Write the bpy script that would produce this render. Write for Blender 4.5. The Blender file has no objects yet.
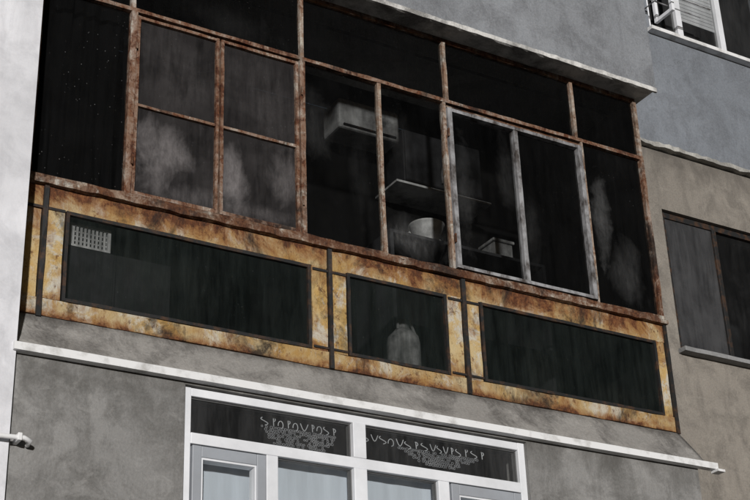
import bpy, math, random, bmesh
from mathutils import Matrix, Vector
random.seed(7)
scn=bpy.context.scene
# ---------------------------------------------------------------- materials
class G:
    def __init__(s,name,rough=.85,spec=.3):
        s.m=bpy.data.materials.new(name); s.m.use_nodes=True
        s.n=s.m.node_tree.nodes; s.l=s.m.node_tree.links
        s.b=s.n['Principled BSDF']; s.b.inputs['Roughness'].default_value=rough
        s.b.inputs['Specular IOR Level'].default_value=spec
        s.tc=s.n.new('ShaderNodeTexCoord')
    def link(s,a,b): s.l.new(a,b)
    def noise(s,scale,detail=6,st=(1,1,1),off=0,rough=.6,dist=0):
        mp=s.n.new('ShaderNodeMapping'); mp.inputs['Scale'].default_value=st
        mp.inputs['Location'].default_value=(off*1.7,off*.9,off*2.3)
        s.link(s.tc.outputs['Object'],mp.inputs['Vector'])
        t=s.n.new('ShaderNodeTexNoise'); t.inputs['Scale'].default_value=scale
        t.inputs['Detail'].default_value=detail; t.inputs['Roughness'].default_value=rough
        t.inputs['Distortion'].default_value=dist
        s.link(mp.outputs[0],t.inputs['Vector']); return t.outputs['Fac']
    def voro(s,scale,off=0,st=(1,1,1)):
        mp=s.n.new('ShaderNodeMapping'); mp.inputs['Scale'].default_value=st
        mp.inputs['Location'].default_value=(off,off,off)
        s.link(s.tc.outputs['Object'],mp.inputs['Vector'])
        t=s.n.new('ShaderNodeTexVoronoi'); t.inputs['Scale'].default_value=scale
        s.link(mp.outputs[0],t.inputs['Vector']); return t.outputs['Distance']
    def ramp(s,f,stops):
        r=s.n.new('ShaderNodeValToRGB'); e=r.color_ramp.elements
        while len(e)<len(stops): e.new(.5)
        for i,(p,c) in enumerate(stops):
            e[i].position=p
            if not isinstance(c,tuple): c=(c,c,c)
            e[i].color=(*c[:3],1)
        s.link(f,r.inputs[0]); return r.outputs[0]
    def mix(s,f,a,b,mode='MIX'):
        x=s.n.new('ShaderNodeMix'); x.data_type='RGBA'; x.blend_type=mode
        for v,i in ((f,0),(a,6),(b,7)):
            if isinstance(v,(int,float)): x.inputs[i].default_value=v
            elif isinstance(v,tuple): x.inputs[i].default_value=(*v,1)
            else: s.link(v,x.inputs[i])
        return x.outputs[2]
    def math(s,op,a,b=0.0,clamp=False):
        x=s.n.new('ShaderNodeMath'); x.operation=op; x.use_clamp=clamp
        for i,v in enumerate((a,b)):
            if isinstance(v,(int,float)): x.inputs[i].default_value=v
            else: s.link(v,x.inputs[i])
        return x.outputs[0]
    def coord(s,ax):
        x=s.n.new('ShaderNodeSeparateXYZ'); s.link(s.tc.outputs['Object'],x.inputs[0]); return x.outputs[ax]
    def rng(s,v,a,b,c=0.,d=1.):
        x=s.n.new('ShaderNodeMapRange'); s.link(v,x.inputs[0])
        for i,k in enumerate((a,b,c,d)): x.inputs[i+1].default_value=k
        return x.outputs[0]
    def bump(s,h,strength=.4,dist=.01):
        x=s.n.new('ShaderNodeBump'); x.inputs['Strength'].default_value=strength
        x.inputs['Distance'].default_value=dist; s.link(h,x.inputs['Height'])
        s.link(x.outputs[0],s.b.inputs['Normal']); return x
    def col(s,c):
        if isinstance(c,tuple): s.b.inputs['Base Color'].default_value=(*c,1)
        else: s.link(c,s.b.inputs['Base Color'])

def plaster(name,c,dark,seed=0,stain=.5,fine=.35,drips=(),cracks=0,pale=0,ysq=1.,bmp=.6):
    g=G(name,.92,.15)
    big=g.noise(.9,5,(1,ysq,1),seed,.55,.4)
    med=g.noise(3.2,10,(1,ysq,1),seed+3,.7,.4)
    fi=g.noise(60,6,(1,1,1),seed+5,.7)
    lite=tuple(min(1,v*1.3) for v in c)
    base=g.mix(g.ramp(big,[(.38,0.),(.6,1.)]),c,lite)
    base=g.mix(g.ramp(med,[(.46,0.),(.62,stain)]),base,dark)
    if ysq==1.:
        st=g.ramp(g.noise(3,7,(2.2,2.2,.5),seed+9,.65,.5),[(.5,0.),(.70,stain*.8)])
        base=g.mix(st,base,dark)
    if pale:
        pp=g.ramp(g.noise(5,10,(1,ysq,1.6),seed+40,.72,.6),[(.55,0.),(.63,pale)])
        base=g.mix(pp,base,tuple(min(1,v*1.7) for v in c))
    pit=g.ramp(g.noise(24,7,(1,ysq,1),seed+44,.75),[(.63,0.),(.70,.7*min(1,fine*2.5))])
    base=g.mix(pit,base,tuple(v*.6 for v in dark))
    base=g.mix(fine,base,g.ramp(fi,[(.25,tuple(v*.4 for v in c)),(.75,tuple(min(1,v*1.55) for v in c))]))
    for z0,ln,k,sd in drips:
        d=g.math('ADD',g.rng(g.coord(2),z0-ln,z0,0,1),g.rng(g.noise(2.6,8,(1.5,1.5*ysq,.8),seed+13+sd,.7,.6),.25,.75,-.7,.4))
        base=g.mix(g.ramp(d,[(.3,0.),(.95,k)]),base,dark)
    if cracks:
        v=g.n.new('ShaderNodeTexVoronoi'); v.feature='DISTANCE_TO_EDGE'; v.inputs['Scale'].default_value=.8
        wv=g.n.new('ShaderNodeVectorMath'); wv.operation='ADD'
        nn=g.n.new('ShaderNodeTexNoise'); nn.inputs['Scale'].default_value=2.5; nn.inputs['Detail'].default_value=8
        g.link(g.tc.outputs['Object'],nn.inputs['Vector']); g.link(g.tc.outputs['Object'],wv.inputs[0]); g.link(nn.outputs['Color'],wv.inputs[1]); g.link(wv.outputs[0],v.inputs['Vector'])
        ck=g.math('MULTIPLY',g.ramp(v.outputs['Distance'],[(0.,1.),(.004,0.)]),g.ramp(g.noise(1.1,3,(1,1,1),seed+60),[(.5,0.),(.6,cracks)]))
        base=g.mix(ck,base,tuple(v*.5 for v in dark))
    g.col(base)
    g.bump(g.math('ADD',g.math('MULTIPLY',fi,.6),g.math('MULTIPLY',med,1.2)),bmp,.014)
    return g.m

def rusty(name,paint,paint2,amt,seed=0,zb=None,white=.0,black=.5,rust=((.022,.009,.005),(.11,.040,.016),(.26,.110,.038)),sc=1.):
    g=G(name,.78,.3)
    rustc=g.ramp(g.noise(30,10,(1,1,.7),seed+1,.78),[(.32,rust[0]),(.5,rust[1]),(.68,rust[2])])
    pv=g.ramp(g.noise(4,9,(1,1,.8),seed+2,.7,.4),[(.40,0.),(.60,1.)])
    p=g.mix(pv,paint,paint2)
    if white:
        w=g.ramp(g.noise(5*sc,10,(1,1,.7),seed+21,.74,.5),[(.52,0.),(.58,white)])
        p=g.mix(w,p,(.50,.48,.42))
    n=g.noise(2.8*sc,12,(1,1,1),seed+4,.76,.7)
    s=g.noise(3*sc,8,(3.0,3.0,.5),seed+6,.7,.4)
    m=g.math('ADD',g.math('MULTIPLY',n,.7),g.math('MULTIPLY',s,.3))
    if zb:
        for z0,ln,k in zb:
            d=g.math('ABSOLUTE',g.math('SUBTRACT',g.coord(2),z0))
            m=g.math('ADD',m,g.rng(d,0,ln,k,0))
    t=.64-amt*.3
    halo=g.ramp(m,[(t-.12,0.),(t-.01,.9)])
    c=g.mix(halo,p,(.235,.11,.038) if zb else tuple(v*w for v,w in zip(paint,(.5,.32,.22))))
    c=g.mix(g.ramp(m,[(t-.01,0.),(t+.04,1.)]),c,rustc)
    c=g.mix(g.ramp(g.noise(22,9,(1,1,.6),seed+31,.78),[(.56,0.),(.62,.8)]),c,rustc)
    c=g.mix(g.ramp(g.noise(2.6,11,(1,1,.7),seed+11,.76,.5),[(.51,0.),(.62,black)]),c,(.016,.012,.010))
    g.col(c)
    g.bump(g.math('ADD',m,g.noise(80,5,(1,1,1),seed+8)),.8,.006)
    return g.m

def simple(name,c,c2=None,rough=.6,sc=8,spec=.3,metal=0,bump=.15,st=(1,1,1),lo=.35,hi=.7):
    g=G(name,rough,spec); c2=c2 or tuple(v*.6 for v in c)
    g.col(g.mix(g.ramp(g.noise(sc,8,st,len(name),.65),[(lo,0.),(hi,1.)]),c,c2))
    g.b.inputs['Metallic'].default_value=metal
    g.bump(g.noise(sc*6,5,(1,1,1),3),bump,.004); return g.m

def glass(name,seed,film=.5,tone=(.03,.03,.03),haze=(.12,.12,.12),hz=.3,tint=.75,refl=.4,blobs=(),specks=.5,streak=.4,rough=.06):
    """sooty window glass: transparent pane + uneven dirt film + weak mirror coat"""
    g=G(name,.9,.0)
    n=g.noise(1.8,8,(1,1,.8),seed,.62,.5)
    s=g.noise(4,7,(5,5,.6),seed+4,.66,.3)
    m=g.math('ADD',g.math('MULTIPLY',n,1-streak),g.math('MULTIPLY',s,streak))
    f=g.math('MULTIPLY',g.rng(m,.38,.62,0,1),film,True)
    f=g.math('ADD',f,film*.5,True)
    hm=g.math('MULTIPLY',g.ramp(g.noise(1.7,8,(1,1,1),seed+30,.62,.4),[(.5,0.),(.75,1.)]),hz)
    for (cx,cz,rx,rz,k) in blobs:
        a=g.math('POWER',g.math('ABSOLUTE',g.math('DIVIDE',g.math('SUBTRACT',g.coord(0),cx),rx)),2.)
        b=g.math('POWER',g.math('ABSOLUTE',g.math('DIVIDE',g.math('SUBTRACT',g.coord(2),cz),rz)),2.)
        d=g.math('SQRT',g.math('ADD',a,b))
        d=g.math('ADD',d,g.rng(g.noise(4,9,(1,1,.7),seed+cx,.66,.5),.3,.7,-.5,.5))
        hm=g.math('ADD',hm,g.ramp(d,[(.1,k),(.5,k*.6),(1.,0.)]),True)
    hm=g.math('MULTIPLY',hm,g.rng(g.noise(40,8,(1,1,.4),seed+70,.75),.3,.7,.55,1.25))
    c=g.mix(hm,tone,haze)
    sp=g.ramp(g.voro(30,seed),[(.0,1.),(.10,0.)])
    spm=g.math('MULTIPLY',sp,g.ramp(g.noise(2.5,3,(1,1,1),seed+50),[(.48,0.),(.62,specks)]))
    c=g.mix(spm,c,(.45,.45,.45))
    g.col(c)
    f=g.math('MAXIMUM',g.math('MAXIMUM',f,g.math('MULTIPLY',hm,.85)),spm)
    tr=g.n.new('ShaderNodeBsdfTransparent'); tr.inputs[0].default_value=(tint,tint*1.01,tint,1)
    mx=g.n.new('ShaderNodeMixShader'); g.link(f,mx.inputs[0]); g.link(tr.outputs[0],mx.inputs[1]); g.link(g.b.outputs[0],mx.inputs[2])
    gl=g.n.new('ShaderNodeBsdfGlossy'); gl.inputs['Roughness'].default_value=rough
    fr=g.n.new('ShaderNodeFresnel'); fr.inputs['IOR'].default_value=1.45
    m2=g.n.new('ShaderNodeMixShader'); g.link(g.math('MULTIPLY',fr.outputs[0],refl),m2.inputs[0])
    g.link(mx.outputs[0],m2.inputs[1]); g.link(gl.outputs[0],m2.inputs[2])
    g.link(m2.outputs[0],g.n['Material Output'].inputs['Surface'])
    return g.m

# ---------------------------------------------------------------- mesh tools
def empty(name):
    e=bpy.data.objects.new(name,None); scn.collection.objects.link(e); return e
def obj(name,V,F,mat,parent=None,smooth=False):
    me=bpy.data.meshes.new(name); me.from_pydata(V,[],F); me.update()
    if smooth:
        for p in me.polygons: p.use_smooth=True
    o=bpy.data.objects.new(name,me); scn.collection.objects.link(o)
    if mat: me.materials.append(mat)
    if parent: o.parent=parent
    return o
def boxes(name,L,mat,parent=None,jit=0.0,seg=.12,bev=0.0):
    """L = list of (x0,x1,y0,y1,z0,z1); long bars are ring-subdivided and slightly wobbly"""
    V=[];F=[]
    for b in L:
        d=[b[1]-b[0],b[3]-b[2],b[5]-b[4]]; ax=d.index(max(d)); n=max(1,int(d[ax]/seg)) if jit else 1
        o=[i for i in (0,1,2) if i!=ax]; base=len(V)
        for i in range(n+1):
            t=i/n
            for (p,q) in ((0,0),(1,0),(1,1),(0,1)):
                c=[0,0,0]; c[ax]=b[2*ax]+d[ax]*t
                c[o[0]]=b[2*o[0]+p]+random.uniform(-jit,jit); c[o[1]]=b[2*o[1]+q]+random.uniform(-jit,jit)
                V.append(c)
        for i in range(n):
            a=base+4*i
            for k in range(4): F.append((a+k,a+(k+1)%4,a+4+(k+1)%4,a+4+k))
        F.append((base+3,base+2,base+1,base)); e=base+4*n; F.append((e,e+1,e+2,e+3))
    ob=obj(name,V,F,mat,parent)
    bm=bmesh.new(); bm.from_mesh(ob.data); bmesh.ops.recalc_face_normals(bm,faces=bm.faces); bm.to_mesh(ob.data); bm.free()
    if bev:
        m=ob.modifiers.new('bevel','BEVEL'); m.width=bev; m.segments=2
    return ob
def pane(name,x0,x1,z0,z1,y,mat,parent):
    return obj(name,[(x0,y,z0),(x1,y,z0),(x1,y,z1),(x0,y,z1)],[(0,1,2,3)],mat,parent)
def tube(name,pts,r,mat,parent=None,res=8):
    cu=bpy.data.curves.new(name,'CURVE'); cu.dimensions='3D'; cu.bevel_depth=r; cu.bevel_resolution=res//2; cu.use_fill_caps=True
    if pts and isinstance(pts[0][0],(int,float)): pts=[pts]
    for P in pts:
        s=cu.splines.new('POLY'); s.points.add(len(P)-1)
        for p,c in zip(s.points,P): p.co=(*c,1)
    o=bpy.data.objects.new(name,cu); scn.collection.objects.link(o); cu.materials.append(mat)
    if parent:o.parent=parent
    return o
def lathe(name,cx,cy,prof,mat,parent,ns=32):
    V=[];F=[]
    for r,z in prof:
        for k in range(ns): V.append((cx+r*math.cos(k*6.28319/ns),cy+r*math.sin(k*6.28319/ns),z))
    for p in range(len(prof)-1):
        for k in range(ns):
            A=p*ns+k;Bk=p*ns+(k+1)%ns;F.append((A,Bk,Bk+ns,A+ns))
    return obj(name,V,F,mat,parent,True)
def cloth(name,x0,x1,z0,z1,y,mat,parent,folds=8,amp=.03,nx=120,nz=12,sag=0):
    V=[];F=[]; ph=random.random()*9
    for j in range(nz+1):
        for i in range(nx+1):
            u=i/nx; v=j/nz
            zz0=z0+sag*math.sin(u*7+ph)
            z=z1+(zz0-z1)*v
            yy=y+amp*(math.sin(u*folds*6.283+ph+1.6*math.sin(v*3+u*9)+2*math.sin(u*5+ph))+.4*math.sin(u*folds*14.1+v*1.5))*(.4+.6*v)
            V.append((x0+(x1-x0)*u+.01*math.sin(v*5+u*20),yy,z))
    for j in range(nz):
        for i in range(nx):
            a=j*(nx+1)+i; F.append((a,a+1,a+nx+2,a+nx+1))
    return obj(name,V,F,mat,parent,True)

# ---------------------------------------------------------------- palette
m_left=plaster('pale_plaster',(.62,.62,.645),(.38,.38,.40),1,.4,.05,bmp=.2)
m_low=plaster('grey_cement_render',(.235,.230,.222),(.095,.091,.084),5,.75,.3,drips=((4.98,.4,.8,0),),pale=.3)
m_skirt=plaster('dirty_concrete',(.265,.253,.237),(.048,.043,.039),11,.85,.4,drips=((5.33,.2,.85,0),),pale=.4,ysq=0.)
m_up=plaster('upper_stucco',(.225,.235,.25),(.09,.09,.095),15,.65,.4,cracks=.35)
m_rt=plaster('blue_grey_stucco',(.195,.21,.232),(.11,.115,.125),19,.6,.35,cracks=.4)
m_rb=plaster('beige_render',(.235,.213,.185),(.10,.09,.08),23,.7,.38,drips=((8.62,.6,.7,0),),cracks=.5,pale=.3)
m_ledge=plaster('ledge_mortar',(.42,.41,.38),(.1,.095,.09),25,.8,.4)
m_soffit=plaster('soffit_whitewash',(.58,.57,.55),(.04,.037,.034),31,.9,.3)
m_soot=simple('soot_wall',(.006,.006,.006),(.018,.017,.016),.95,3,.1,bump=.4,st=(1,1,.6),lo=.45,hi=.8)
m_yel=rusty('rusted_ochre_panel',(.37,.225,.075),(.44,.345,.20),.16,2,[(6.17,.17,.14),(5.285,.06,.13)],.7,.9)
m_post=rusty('rusted_ochre_post',(.47,.30,.10),(.51,.40,.22),.10,9,[(6.1,.25,.09),(5.4,.12,.07)],.85,.65)
m_rail=rusty('rusted_rail',(.22,.14,.09),(.36,.29,.23),.42,14,None,.85,.85,((.014,.008,.006),(.080,.030,.014),(.20,.085,.034)),2.2)
FR=((.013,.007,.005),(.085,.030,.015),(.22,.09,.036))
m_fr=rusty('rusted_frame',(.36,.30,.26),(.20,.13,.09),.42,17,None,.9,.9,FR,2.6)
m_frw=rusty('rust_white_frame',(.43,.40,.36),(.27,.19,.14),.26,27,None,.9,.7,FR,2.8)
m_alu=simple('sooty_aluminium',(.34,.34,.35),(.07,.06,.055),.55,9,.3,.1,st=(1,1,.6),lo=.42,hi=.62)
m_blk=simple('burnt_black_steel',(.016,.016,.016),(.075,.038,.02),.6,12,.4,lo=.48,hi=.68)
m_white=simple('white_upvc',(.80,.81,.84),(.62,.63,.65),.35,3,.4,bump=.03)
m_grey=simple('grey_upvc_sash',(.33,.35,.38),(.27,.28,.30),.4,3,.4,bump=.03)
m_strip=simple('white_painted_strip',(.76,.76,.76),(.33,.32,.30),.5,7,.3,lo=.5,hi=.78)
m_dirtyw=simple('smoke_stained_white',(.60,.60,.60),(.12,.12,.12),.6,5,.3,lo=.40,hi=.68)
m_dirty2=simple('smoke_stained_grey',(.055,.055,.06),(.014,.014,.014),.6,4,.3)
m_curt=simple('scorched_fabric',(.010,.010,.011),(.005,.005,.005),.9,5,.1,st=(4,4,.4))
m_linen=simple('pale_curtain',(.52,.57,.63),(.44,.48,.53),.9,3,.1,st=(3,3,.3))
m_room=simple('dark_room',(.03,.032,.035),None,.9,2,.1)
m_sill=plaster('grey_sill',(.24,.24,.24),(.1,.1,.1),41,.5,.3)

# ================================================================ building
B=empty('apartment_building')
boxes('projecting_wall',[(-6,2.33,-.235,1.6,0,16)],m_left,B)
wx0,wx1,wz0,wz1=3.40,5.95,3.45,4.925
boxes('lower_wall',[(2.33,wx0,-.2,.05,0,4.99),(wx1,7.51,-.2,.05,0,4.99),(wx0,wx1,-.2,.05,0,wz0),(wx0,wx1,-.2,.05,wz1,4.99)],m_low,B)
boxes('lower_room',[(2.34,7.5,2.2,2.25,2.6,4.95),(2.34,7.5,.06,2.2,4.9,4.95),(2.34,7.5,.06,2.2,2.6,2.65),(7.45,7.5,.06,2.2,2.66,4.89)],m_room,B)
boxes('lower_side_wall',[(7.40,7.505,.052,1.0,0,4.985)],m_low,B)
V=[];F=[];n=150
W1=lambda x,s:(.4*math.sin(x*2.1+s)+.3*math.sin(x*5.3+2*s)+.2*math.sin(x*11.7+s)+.1*math.sin(x*23+3*s))
for i in range(n+1):
    x=2.33+(7.66-2.33)*i/n; xt=2.33+(7.53-2.33)*i/n
    V+=[(xt,.0,5.29),(xt,-.028+.004*W1(xt,1),5.276+.006*W1(xt,2)),(xt+(x-xt)*.3,-.075+.006*W1(xt,3),5.19+.008*W1(xt,5)),(xt+(x-xt)*.6,-.13+.006*W1(xt,4),5.09+.006*W1(xt,7)),(x-.06*i/n,-.20,5.0),(x-.06*i/n,-.2,4.992),(x-.06*i/n,.1,4.992)]
for i in range(n):
    for k in range(6):
        a=i*7+k; F.append((a,a+1,a+8,a+7))
F.append(tuple(n*7+k for k in range(7)))
ap=obj('balcony_slab_apron',V,F,m_skirt,B)
for p in ap.data.polygons[:-1]: p.use_smooth=True
boxes('floor_slab',[(2.34,7.53,.0,1.6,5.06,5.285)],m_soot,B)
boxes('burnt_room',[(2.34,7.52,1.3,1.35,5.286,8.26),(2.335,2.36,.02,1.3,5.286,8.26),(7.50,7.535,.02,1.3,5.2,8.27),(2.36,7.5,.02,1.3,8.265,8.30)],m_soot,B)
boxes('upper_parapet',[(2.33,7.61,-.22,1.3,8.285,16)],m_up,B)
boxes('soffit',[(2.33,7.60,-.205,.9,8.262,8.284)],m_soffit,B)
boxes('soffit_drip_edge',[(2.33,7.612,-.228,-.206,8.242,8.283)],m_soffit,B,jit=.0035,seg=.07)
rx0,rx1,rz0,rz1=8.66,10.3,6.56,7.97
ux0,ux1,uz0,uz1=8.80,10.6,10.0,11.5
Y=1.0; XL=7.545
boxes('set_back_wall_beige',[(XL,rx0,Y,Y+.25,0,8.60),(rx1,15,Y,Y+.25,0,8.60),(rx0,rx1,Y,Y+.25,0,rz0),(rx0,rx1,Y,Y+.25,rz1,8.60)],m_rb,B)
boxes('set_back_wall_grey',[(XL,ux0,Y-.04,Y+.25,8.66,16),(ux1,15,Y-.04,Y+.25,8.66,16),(ux0,ux1,Y-.04,Y+.25,8.66,uz0),(ux0,ux1,Y-.04,Y+.25,uz1,16)],m_rt,B)
boxes('wall_ledge',[(XL,15,Y-.06,Y+.25,8.615,8.657)],m_ledge,B,jit=.009,seg=.06)
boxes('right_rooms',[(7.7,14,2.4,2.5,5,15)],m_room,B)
R=empty('balcony_window')
boxes('frame',[(rx0,rx0+.06,Y+.04,Y+.1,rz0,rz1),(rx1-.06,rx1,Y+.04,Y+.1,rz0,rz1),(rx0+.06,rx1-.06,Y+.043,Y+.1,rz1-.06,rz1),(rx0+.06,rx1-.06,Y+.043,Y+.1,rz0,rz0+.06),(9.30,9.345,Y+.035,Y+.1,rz0+.06,rz1-.06)],m_blk,R,bev=.003)
pane('glass_1',rx0+.06,9.30,rz0+.06,rz1-.06,Y+.06,glass('r_glass_dusty',61,.75,(.06,.06,.062),refl=.4,hz=.4,specks=.1),R)
pane('glass_2',9.345,rx1-.06,rz0+.06,rz1-.06,Y+.08,glass('r_glass_dark',67,.4,(.02,.02,.02),refl=.3,specks=.1),R)
boxes('sill',[(rx0-.03,rx1+.05,Y-.09,Y+.04,rz0-.045,rz0-.004)],m_sill,R,jit=.002)
U=empty('white_sash_window')
boxes('frame',[(ux0,ux0+.06,Y,Y+.07,uz0,uz1),(ux0+.06,ux1,Y+.003,Y+.07,uz0,uz0+.06),(9.22,9.29,Y-.003,Y+.07,uz0+.06,uz1),(9.80,9.87,Y-.003,Y+.07,uz0+.06,uz1)],m_white,U,bev=.004)
boxes('sill',[(ux0-.05,ux1,Y-.12,Y-.005,uz0-.05,uz0-.01)],m_strip,U)
pane('glass',ux0+.06,ux1,uz0+.06,uz1,Y+.04,glass('u_glass',71,.2,(.1,.1,.1),refl=.7,specks=.0),U)
boxes('roller_shutter',[(9.30,9.79,Y+.048,Y+.058,10.33+i*.045,10.37+i*.045) for i in range(22)],m_white,U)
boxes('open_sash',[(8.90,8.935,Y-.28,Y-.24,10.12,10.9),(8.90,8.935,Y-.05,Y-.01,10.12,10.9),(8.902,8.933,Y-.24,Y-.05,10.12,10.16)],m_white,U,bev=.003)
tube('laundry_rail',[[(8.55,Y-.35,10.22),(9.35,Y-.35,10.22)],[(8.55,Y-.2,10.22),(9.35,Y-.2,10.22)],[(8.75,Y,10.22),(8.75,Y-.36,10.22)]],.007,m_alu,U)

# ================================================================ lower white window
W=empty('white_window')
y0,y1=-.17,-.10
t=.055
boxes('outer_frame',[(wx0,wx0+t,y0,y1,wz0,wz1),(wx1-t,wx1,y0,y1,wz0,wz1),(wx0+t,wx1-t,y0+.003,y1,wz1-t,wz1),(wx0+t,wx1-t,y0+.003,y1,wz0,wz0+t),
 (wx0+t,wx1-t,y0-.004,y1,4.565,4.635),(4.585,4.68,y0-.008,y1,wz0+t,4.565),(4.585,4.68,y0-.008,y1,4.635,wz1-t),
 (3.965,4.045,y0-.002,y1,wz0+t,4.565),(5.225,5.31,y0-.002,y1,wz0+t,4.565)],m_white,W,bev=.004)
gl=[(wx0+t,4.585,4.635,wz1-t),(4.68,wx1-t,4.635,wz1-t)]
m_bead=simple('grey_gasket',(.12,.12,.12),None,.6)
for i,(a,b,c,d) in enumerate(gl+[(4.045,4.585,wz0+t,4.565),(4.68,5.225,wz0+t,4.565)]):
    q=.008
    boxes('gasket',[(a,a+q,-.14,y1,c,d),(b-q,b,-.14,y1,c,d),(a+q,b-q,-.139,y1,c,c+q),(a+q,b-q,-.139,y1,d-q,d)],m_bead,W)
g_low=glass('clean_glass',81,.08,(.3,.3,.3),refl=.8,tint=.9,specks=.1,hz=.03,streak=.6)
for a,b,c,d in gl+[(4.045,4.585,wz0+t,4.565),(4.68,5.225,wz0+t,4.565)]:
    pane('glass',a,b,c,d,-.13,g_low,W)
for a,b in ((wx0+t,3.965),(5.31,wx1-t)):
    s=.07
    boxes('opening_sash',[(a+.01,a+s,y0-.012,y1,wz0+t,4.555),(b-s,b-.01,y0-.012,y1,wz0+t,4.555),(a+s,b-s,y0-.01,y1,4.485,4.555),(a+s,b-s,y0-.01,y1,wz0+t,wz0+t+s)],m_grey,W,bev=.004)
    boxes('sash_bead',[(a+s,a+s+.012,y0-.002,y1,wz0+t+s,4.485),(b-s-.012,b-s,y0-.002,y1,wz0+t+s,4.485),(a+s+.012,b-s-.012,y0-.002,y1,4.473,4.485)],m_white,W)
    pane('glass',a+s,b-s,wz0+t+s,4.485,-.13,g_low,W)
boxes('window_sill',[(wx0-.06,wx1+.06,-.27,-.15,wz0-.05,wz0-.005)],m_white,W)
C=empty('window_curtain')
cloth('drop',3.45,5.9,3.4,4.60,-.03,m_linen,C,9,.006,nx=300)
m_lace=simple('lace_thread',(.50,.51,.53),(.30,.31,.33),.9,9,.1)
m_net=simple('lace_net',(.26,.265,.28),(.14,.145,.155),.9,9,.1)
L=empty('lace_curtain')
def lace(xa,xb,zt_,w,net,cut0):
    """crocheted valance: curly looped border with drops and a fine ring net"""
    T=[]; N=[]; yb=-.06; i=0; x0=xa; last=-1
    while x0<xb-w:
        kind=random.choice([k for k in range(4) if k!=last]); last=kind
        ww=w*random.uniform(.75,1.15); sz=ww*.42; dz=random.uniform(-.006,.006); q_=.42
        if kind==0:
            T.append([(x0+ww*.45+sz*.8*math.sin(q*.45),yb+.001*q,zt_+dz-.030-.026*math.cos(q*.45)) for q in range(12)])
        elif kind==1:
            T.append([(x0+ww*.4+sz*.9*math.cos(q*.5+2.2),yb,zt_+dz-.008-q*.0045) for q in range(12)])
        elif kind==2:
            T.append([(x0+ww*(.1+.8*q/8),yb,zt_+dz-.005-.046*math.sin(math.pi*q/8)) for q in range(9)])
        else:
            T.append([(x0+ww*.4,yb,zt_+dz),(x0+ww*.45,yb,zt_-.052)])
            T.append([(x0+ww*.4+sz*.6*math.sin(q*.5),yb,zt_+dz-.014-.013*math.cos(q*.5)) for q in range(8)])
        x0+=ww
    for (na,nb,rows) in net:
        m=.017
        for r_ in range(rows):
            zz=zt_-.062-r_*m
            c0=cut0*r_*.05*random.uniform(.8,1.2); kk=int((nb-na-2*c0)/m)
            for i in range(max(0,kk)):
                if random.random()<.2: continue
                cx=na+c0+(i+.5*(r_%2))*m+random.uniform(-.002,.002); rr=.0078+random.uniform(-.002,.0015)
                N.append([(cx+rr*math.cos(a*1.047),yb+.004,zz+rr*math.sin(a*1.047)+random.uniform(-.001,.001)) for a in range(7)])
    tube('border_thread',T,.0032,m_lace,L,2); tube('net_thread',N,.0022,m_net,L,2)
lace(3.98,4.58,4.855,.060,[(3.99,4.55,7)],.3)
lace(4.72,5.72,4.855,.062,[(5.0,5.66,6)],.8)

# ================================================================ white strip and pipe
S=empty('drip_trim')
boxes('trim',[(2.31,7.66,-.262,-.206,4.94,4.989)],m_strip,S,jit=.002,seg=.3)
boxes('trim_end',[(7.63,7.70,-.285,-.21,4.92,4.938)],m_strip,S)
Pp=empty('wall_pipe')
tube('pipe',[(2.0,-.28,4.40),(2.3,-.28,4.405),(2.40,-.28,4.41),(2.435,-.28,4.395),(2.44,-.22,4.39)],.014,m_strip,Pp)
boxes('clamp',[(2.36,2.385,-.30,-.2,4.388,4.432)],m_strip,Pp,bev=.004)

# ================================================================ burnt glazed balcony
K=empty('glazed_balcony')
zr=6.185
boxes('upper_band',[(2.345,7.535,-.022,.0,6.02,6.165)],m_yel,K,jit=.003)
boxes('lower_band',[(2.345,7.535,-.025,.0,5.286,5.40)],m_yel,K,jit=.003)
boxes('panel_post',[(2.35,2.485,-.02,.0,5.40,6.02),(2.525,2.635,-.028,.0,5.40,6.02),(4.385,4.50,-.026,.0,5.40,6.02),(4.54,4.65,-.026,.0,5.40,6.02),(5.485,5.60,-.024,.0,5.40,6.02),(5.645,5.755,-.024,.0,5.40,6.02),(7.425,7.505,-.02,.0,5.40,6.02)],m_post,K,jit=.002)
boxes('steel_upright',[(2.49,2.52,-.045,-.002,5.27,6.16),(4.506,4.534,-.048,-.002,5.28,6.165),(5.606,5.638,-.048,-.002,5.28,6.165),(7.51,7.54,-.04,-.002,5.27,6.165)],m_blk,K,jit=.002)
boxes('steel_cross_tie',[(4.39,4.65,-.036,-.027,5.985,6.003),(4.39,4.65,-.036,-.029,5.415,5.43),(5.49,5.755,-.036,-.027,5.985,6.003),(5.49,5.755,-.036,-.029,5.415,5.43),(2.36,2.635,-.036,-.03,6.0,6.018)],m_blk,K)
P3=[(2.645,4.375),(4.66,5.475),(5.765,7.415)]
fl=[]
for a,b in P3:
    fl+=[(a,a+.022,-.034,.0,5.402,6.018),(b-.022,b,-.034,.0,5.402,6.018),(a+.022,b-.022,-.032,.0,5.402,5.424),(a+.022,b-.022,-.032,.0,5.994,6.018)]
boxes('panel_frame',fl,m_blk,K,jit=.0015)
pb=[[(3.4,5.7,.7,.2,.15),(4.1,5.6,.15,.2,.15)],[(5.12,5.62,.10,.16,.5)],[(6.3,5.6,.2,.25,.25),(7.0,5.5,.3,.1,.3)]]
for i,(a,b) in enumerate(P3):
    pane('parapet_glass',a+.022,b-.022,5.424,5.994,-.01,glass('parapet_glass_%d'%i,90+i*7,.48,(.017,.021,.0195),refl=.3,streak=.6,haze=(.05,.056,.05),hz=.2,tint=.78,blobs=pb[i],specks=.5),K)
boxes('sill_rail',[(2.345,7.545,-.065,.03,6.168,6.205),(2.345,7.53,-.05,.03,6.207,6.235)],m_rail,K,jit=.005,seg=.08)
boxes('hinge',[(x,x+.012,-.062,-.046,z,z+.07) for x in (3.045,4.31,5.57) for z in (6.45,7.35)],m_rail,K)
zt=7.67
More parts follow.
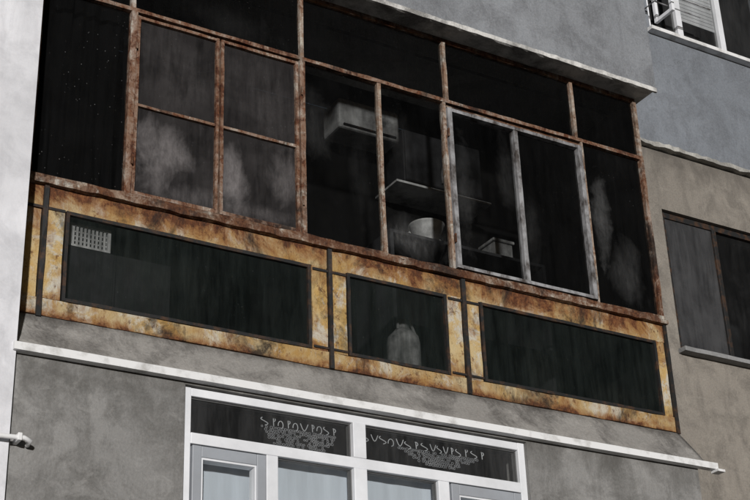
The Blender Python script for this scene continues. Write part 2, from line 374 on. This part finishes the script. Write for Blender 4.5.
boxes('transom',[(2.345,7.53,-.045,.015,zt-.014,zt+.016)],m_fr,K,jit=.003)
boxes('head_rail',[(2.345,7.53,-.03,.015,8.22,8.261)],m_fr,K,jit=.002)
boxes('upright',[(3.008,3.052,-.05,.01,zr+.05,zt-.014),(4.308,4.346,-.048,.01,zr+.05,zt-.014),(7.493,7.528,-.045,.01,zr+.05,zt-.014),(2.345,2.40,-.03,.01,zr+.05,zt-.014)],m_fr,K,jit=.003)
boxes('upright_pale',[(4.967,4.993,-.04,.01,zr+.05,zt-.014),(5.547,5.571,-.04,.01,zr+.05,zt-.014),(6.876,6.896,-.04,.01,zr+.05,zt-.014)],m_frw,K,jit=.003)
boxes('top_upright',[(3.008,3.038,-.04,.01,zt+.016,8.22),(4.317,4.346,-.04,.01,zt+.016,8.22),(5.577,5.607,-.04,.01,zt+.016,8.22),(6.827,6.856,-.04,.01,zt+.016,8.22),(7.497,7.528,-.04,.01,zt+.016,8.22)],m_frw,K,jit=.003)
cs=[]
for a,b in ((3.06,3.675),(3.69,4.30)):
    w=.022
    cs+=[(a,a+w,-.035,.005,6.245,7.64),(b-w,b,-.035,.005,6.245,7.64),(a+w,b-w,-.033,.005,7.618,7.64),(a+w,b-w,-.033,.005,6.245,6.271),(a+w,b-w,-.03,.005,6.918,6.938)]
boxes('casement_leaf',cs,m_fr,K,jit=.002)
al=[(5.58,5.618,-.055,.01,6.25,7.61),(6.829,6.867,-.055,.01,6.25,7.61),(5.618,6.829,-.052,.01,7.583,7.61),(5.618,6.829,-.052,.01,6.25,6.276),(6.202,6.240,-.045,.01,6.276,7.583)]
boxes('sliding_window_frame',al,m_alu,K,jit=.001)
boxes('sliding_window_track',[(5.58,6.87,-.04,.01,7.615,7.632)],m_rail,K,jit=.001)
gy=-.008
# glass: x0,x1,z0,z1,film,tone,haze,hz,specks,blobs
spec=[
 (2.40,3.008,6.24,7.655,.6,.006,.08,.03,1.,[]),
 (2.40,3.008,7.687,8.22,.6,.006,.08,.03,1.,[]),
 (3.082,3.653,6.938,7.618,.87,.022,.06,.3,.3,[(3.35,7.2,.35,.45,.5)]),
 (3.712,4.278,6.938,7.618,.87,.024,.06,.3,.3,[(4.0,7.25,.35,.45,.5)]),
 (3.082,3.653,6.271,6.918,.92,.026,.18,.15,.3,[(3.26,6.62,.24,.28,.75),(3.5,6.33,.3,.12,.4)]),
 (3.712,4.278,6.271,6.918,.92,.024,.18,.15,.3,[(4.18,6.68,.14,.26,.55),(3.80,6.55,.12,.32,.75),(4.0,6.33,.3,.09,.4)]),
 (4.346,4.967,6.24,7.655,.42,.006,.10,.05,.4,[(4.44,7.2,.14,.4,.3),(4.8,6.8,.10,.4,.15)]),
 (4.993,5.547,6.24,7.655,.28,.006,.20,.05,.3,[(5.27,6.42,.28,.18,.5),(5.15,7.2,.12,.4,.15)]),
 (5.618,6.202,6.276,7.583,.38,.006,.12,.06,.4,[(5.72,6.9,.10,.5,.4),(6.12,7.2,.10,.35,.3)]),
 (6.240,6.829,6.276,7.583,.7,.005,.06,.05,.2,[(6.32,6.7,.08,.4,.25)]),
 (6.896,7.493,6.24,7.655,.65,.006,.15,.05,.4,[(7.03,6.98,.11,.45,.55),(7.25,6.55,.18,.3,.25)]),
 (3.038,4.317,7.687,8.22,.7,.005,.05,.1,.3,[(3.8,7.8,.4,.15,.15)]),
 (4.346,5.577,7.687,8.22,.7,.005,.05,.05,.2,[]),
 (5.607,6.827,7.687,8.22,.7,.004,.05,.05,.2,[]),
 (6.856,7.497,7.687,8.22,.7,.004,.05,.05,.2,[])]
for i,(a,b,c,d,fm,tn,hzc,hz,spk,bl) in enumerate(spec):
    br=1.08 if fm>.8 else 1.
    pane('window_glass',a,b,c,d,gy,glass('sooty_glass_%d'%i,100+i*5.3,fm,(tn*br,tn,tn*1.0),haze=(hzc*br,hzc,hzc),hz=hz,blobs=bl,specks=spk,refl=.10,tint=.88),K)

# ================================================================ things inside
a=empty('air_conditioner')
boxes('casing',[(5.20,5.78,.95,1.22,7.88,8.16)],m_dirtyw,a,bev=.02)
boxes('outlet_vane',[(5.24,5.74,.935,.949,7.90,7.915)],m_blk,a)
a=empty('wall_cabinet')
boxes('carcass',[(5.84,6.62,1.0,1.28,7.53,8.05)],m_dirty2,a,bev=.006)
boxes('door',[(5.85,6.22,.98,.997,7.54,8.04),(6.24,6.61,.98,.997,7.54,8.04)],m_dirty2,a,bev=.006)
boxes('bottom_shelf',[(5.72,6.66,.93,1.28,7.49,7.51)],m_dirtyw,a,bev=.003)
boxes('handle',[(6.19,6.20,.96,.975,7.6,7.75),(6.26,6.27,.96,.975,7.6,7.75)],m_alu,a)
a=empty('shelf_unit')
boxes('boards',[(5.5,7.0,.72,1.28,6.88,6.905),(5.5,5.53,.72,1.28,5.29,6.88),(6.97,7.0,.72,1.28,5.29,6.88),(5.53,6.97,.72,1.28,6.1,6.12)],m_dirty2,a)
a=empty('storage_box')
boxes('body',[(6.69,6.88,.98,1.18,6.907,7.18)],m_dirtyw,a,bev=.01)
boxes('lid',[(6.675,6.895,.965,1.195,7.182,7.21)],m_dirtyw,a,bev=.008)
a=empty('burnt_linen_heap')
V=[];F=[];nx,ny=60,16
for j in range(ny+1):
    for i in range(nx+1):
        u=i/nx;v=j/ny
        h=(math.sin(math.pi*u)**.3 if 0<u<1 else 0)*(math.sin(math.pi*v)**.4 if 0<v<1 else 0)
        z=6.907+h*(.25+.035*math.sin(u*11+v*4)+.015*math.sin(u*27-v*9)+.01*math.sin(u*50+v*13))
        V.append((5.66+.70*u,.98+.28*v,z))
for j in range(ny):
    for i in range(nx):
        q=j*(nx+1)+i;F.append((q,q+1,q+nx+2,q+nx+1))
obj('cloth',V,F,simple('sooty_linen',(.62,.62,.62),(.09,.09,.09),.9,7,.1,lo=.4,hi=.65),a,True)
a=empty('round_basin')
zb_=6.907
lathe('bowl',5.93,.85,[(.0,zb_),(.075,zb_),(.085,zb_+.01),(.125,zb_+.12),(.14,zb_+.16),(.148,zb_+.165),(.148,zb_+.175),(.135,zb_+.17),(.12,zb_+.12),(.08,zb_+.02),(.0,zb_+.015)],m_dirtyw,a)
a=empty('blind_reflection_box')  # bright slatted box added in place of a likely reflection of vertical blinds
boxes('reflection_box_rim',[(2.70,2.98,.07,.2,5.985,6.003),(2.70,2.98,.07,.2,5.84,5.855),(2.70,2.72,.07,.2,5.855,5.985),(2.96,2.98,.07,.2,5.855,5.985)],m_strip,a)
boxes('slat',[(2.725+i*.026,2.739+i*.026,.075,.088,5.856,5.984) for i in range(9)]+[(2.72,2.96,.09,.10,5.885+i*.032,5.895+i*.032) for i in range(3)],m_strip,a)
a=empty('added_low_cabinet')  # added as a stand for the slatted reflection box
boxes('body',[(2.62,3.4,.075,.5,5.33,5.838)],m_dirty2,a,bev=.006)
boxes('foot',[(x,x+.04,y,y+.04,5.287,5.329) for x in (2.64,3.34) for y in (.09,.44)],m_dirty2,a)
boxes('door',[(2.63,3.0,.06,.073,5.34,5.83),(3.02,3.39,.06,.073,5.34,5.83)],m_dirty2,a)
a=empty('plastic_canister')
lathe('body',5.40,.45,[(.0,5.29),(.12,5.29),(.125,5.33),(.125,5.80),(.115,5.85),(.06,5.91),(.05,5.92),(.05,5.98),(.0,5.98)],m_dirtyw,a,24)
tube('handle',[(5.34,.42,5.90),(5.34,.42,5.97),(5.44,.42,5.99),(5.49,.42,5.87)],.012,m_dirtyw,a)
a=empty('scorched_curtain')
cloth('drape',2.42,3.0,6.25,8.2,.16,m_curt,a,4,.03)
cloth('drape',3.1,4.1,6.3,7.75,.35,m_curt,a,6,.03,sag=.04)
tube('curtain_rod',[(2.38,.2,8.21),(7.48,.2,8.21)],.012,m_blk,a)

# ================================================================ ground
g=G('asphalt',.95,.2); g.col(g.mix(g.ramp(g.noise(.6,8),[(.35,0.),(.7,1.)]),(.05,.05,.052),(.09,.088,.085))); g.bump(g.noise(80,4),.4,.01)
obj('ground',[(-400,-400,0),(400,-400,0),(400,400,0),(-400,400,0)],[(0,1,2,3)],g.m)
boxes('pavement',[(-30,30,-2.6,-.24,.004,.13)],plaster('paving_concrete',(.26,.26,.25),(.14,.14,.13),51,.5,.3),None)

# ================================================================ light
d=Vector((.40,.80,-.10)).normalized()
sl=bpy.data.lights.new('sun','SUN'); sl.energy=3.4; sl.angle=math.radians(2); sl.color=(1,.985,.97)
so=bpy.data.objects.new('sun',sl); scn.collection.objects.link(so); so.rotation_euler=d.to_track_quat('-Z','Y').to_euler()
w=bpy.data.worlds.new('World'); scn.world=w; w.use_nodes=True
nt=w.node_tree; sk=nt.nodes.new('ShaderNodeTexSky'); sk.sky_type='NISHITA'; sk.sun_disc=False
sk.sun_elevation=math.asin(-d.z); sk.sun_rotation=math.atan2(-d.x,-d.y)%(2*math.pi)
nt.links.new(sk.outputs[0],nt.nodes['Background'].inputs[0]); nt.nodes['Background'].inputs[1].default_value=.02

# ================================================================ camera
cam=bpy.data.cameras.new('camera'); co=bpy.data.objects.new('camera',cam); scn.collection.objects.link(co)
r=Vector((.8607,-.5079,-.0354)).normalized(); f=Vector((.4687,.7632,.4448)).normalized()
u=r.cross(f).normalized()
co.matrix_world=Matrix((( r.x,u.x,-f.x,0),(r.y,u.y,-f.y,-8),(r.z,u.z,-f.z,1.6),(0,0,0,1)))
cam.lens=36*1484/750; cam.sensor_width=36; cam.clip_end=2000
scn.camera=co
scn.view_settings.view_transform='Standard'
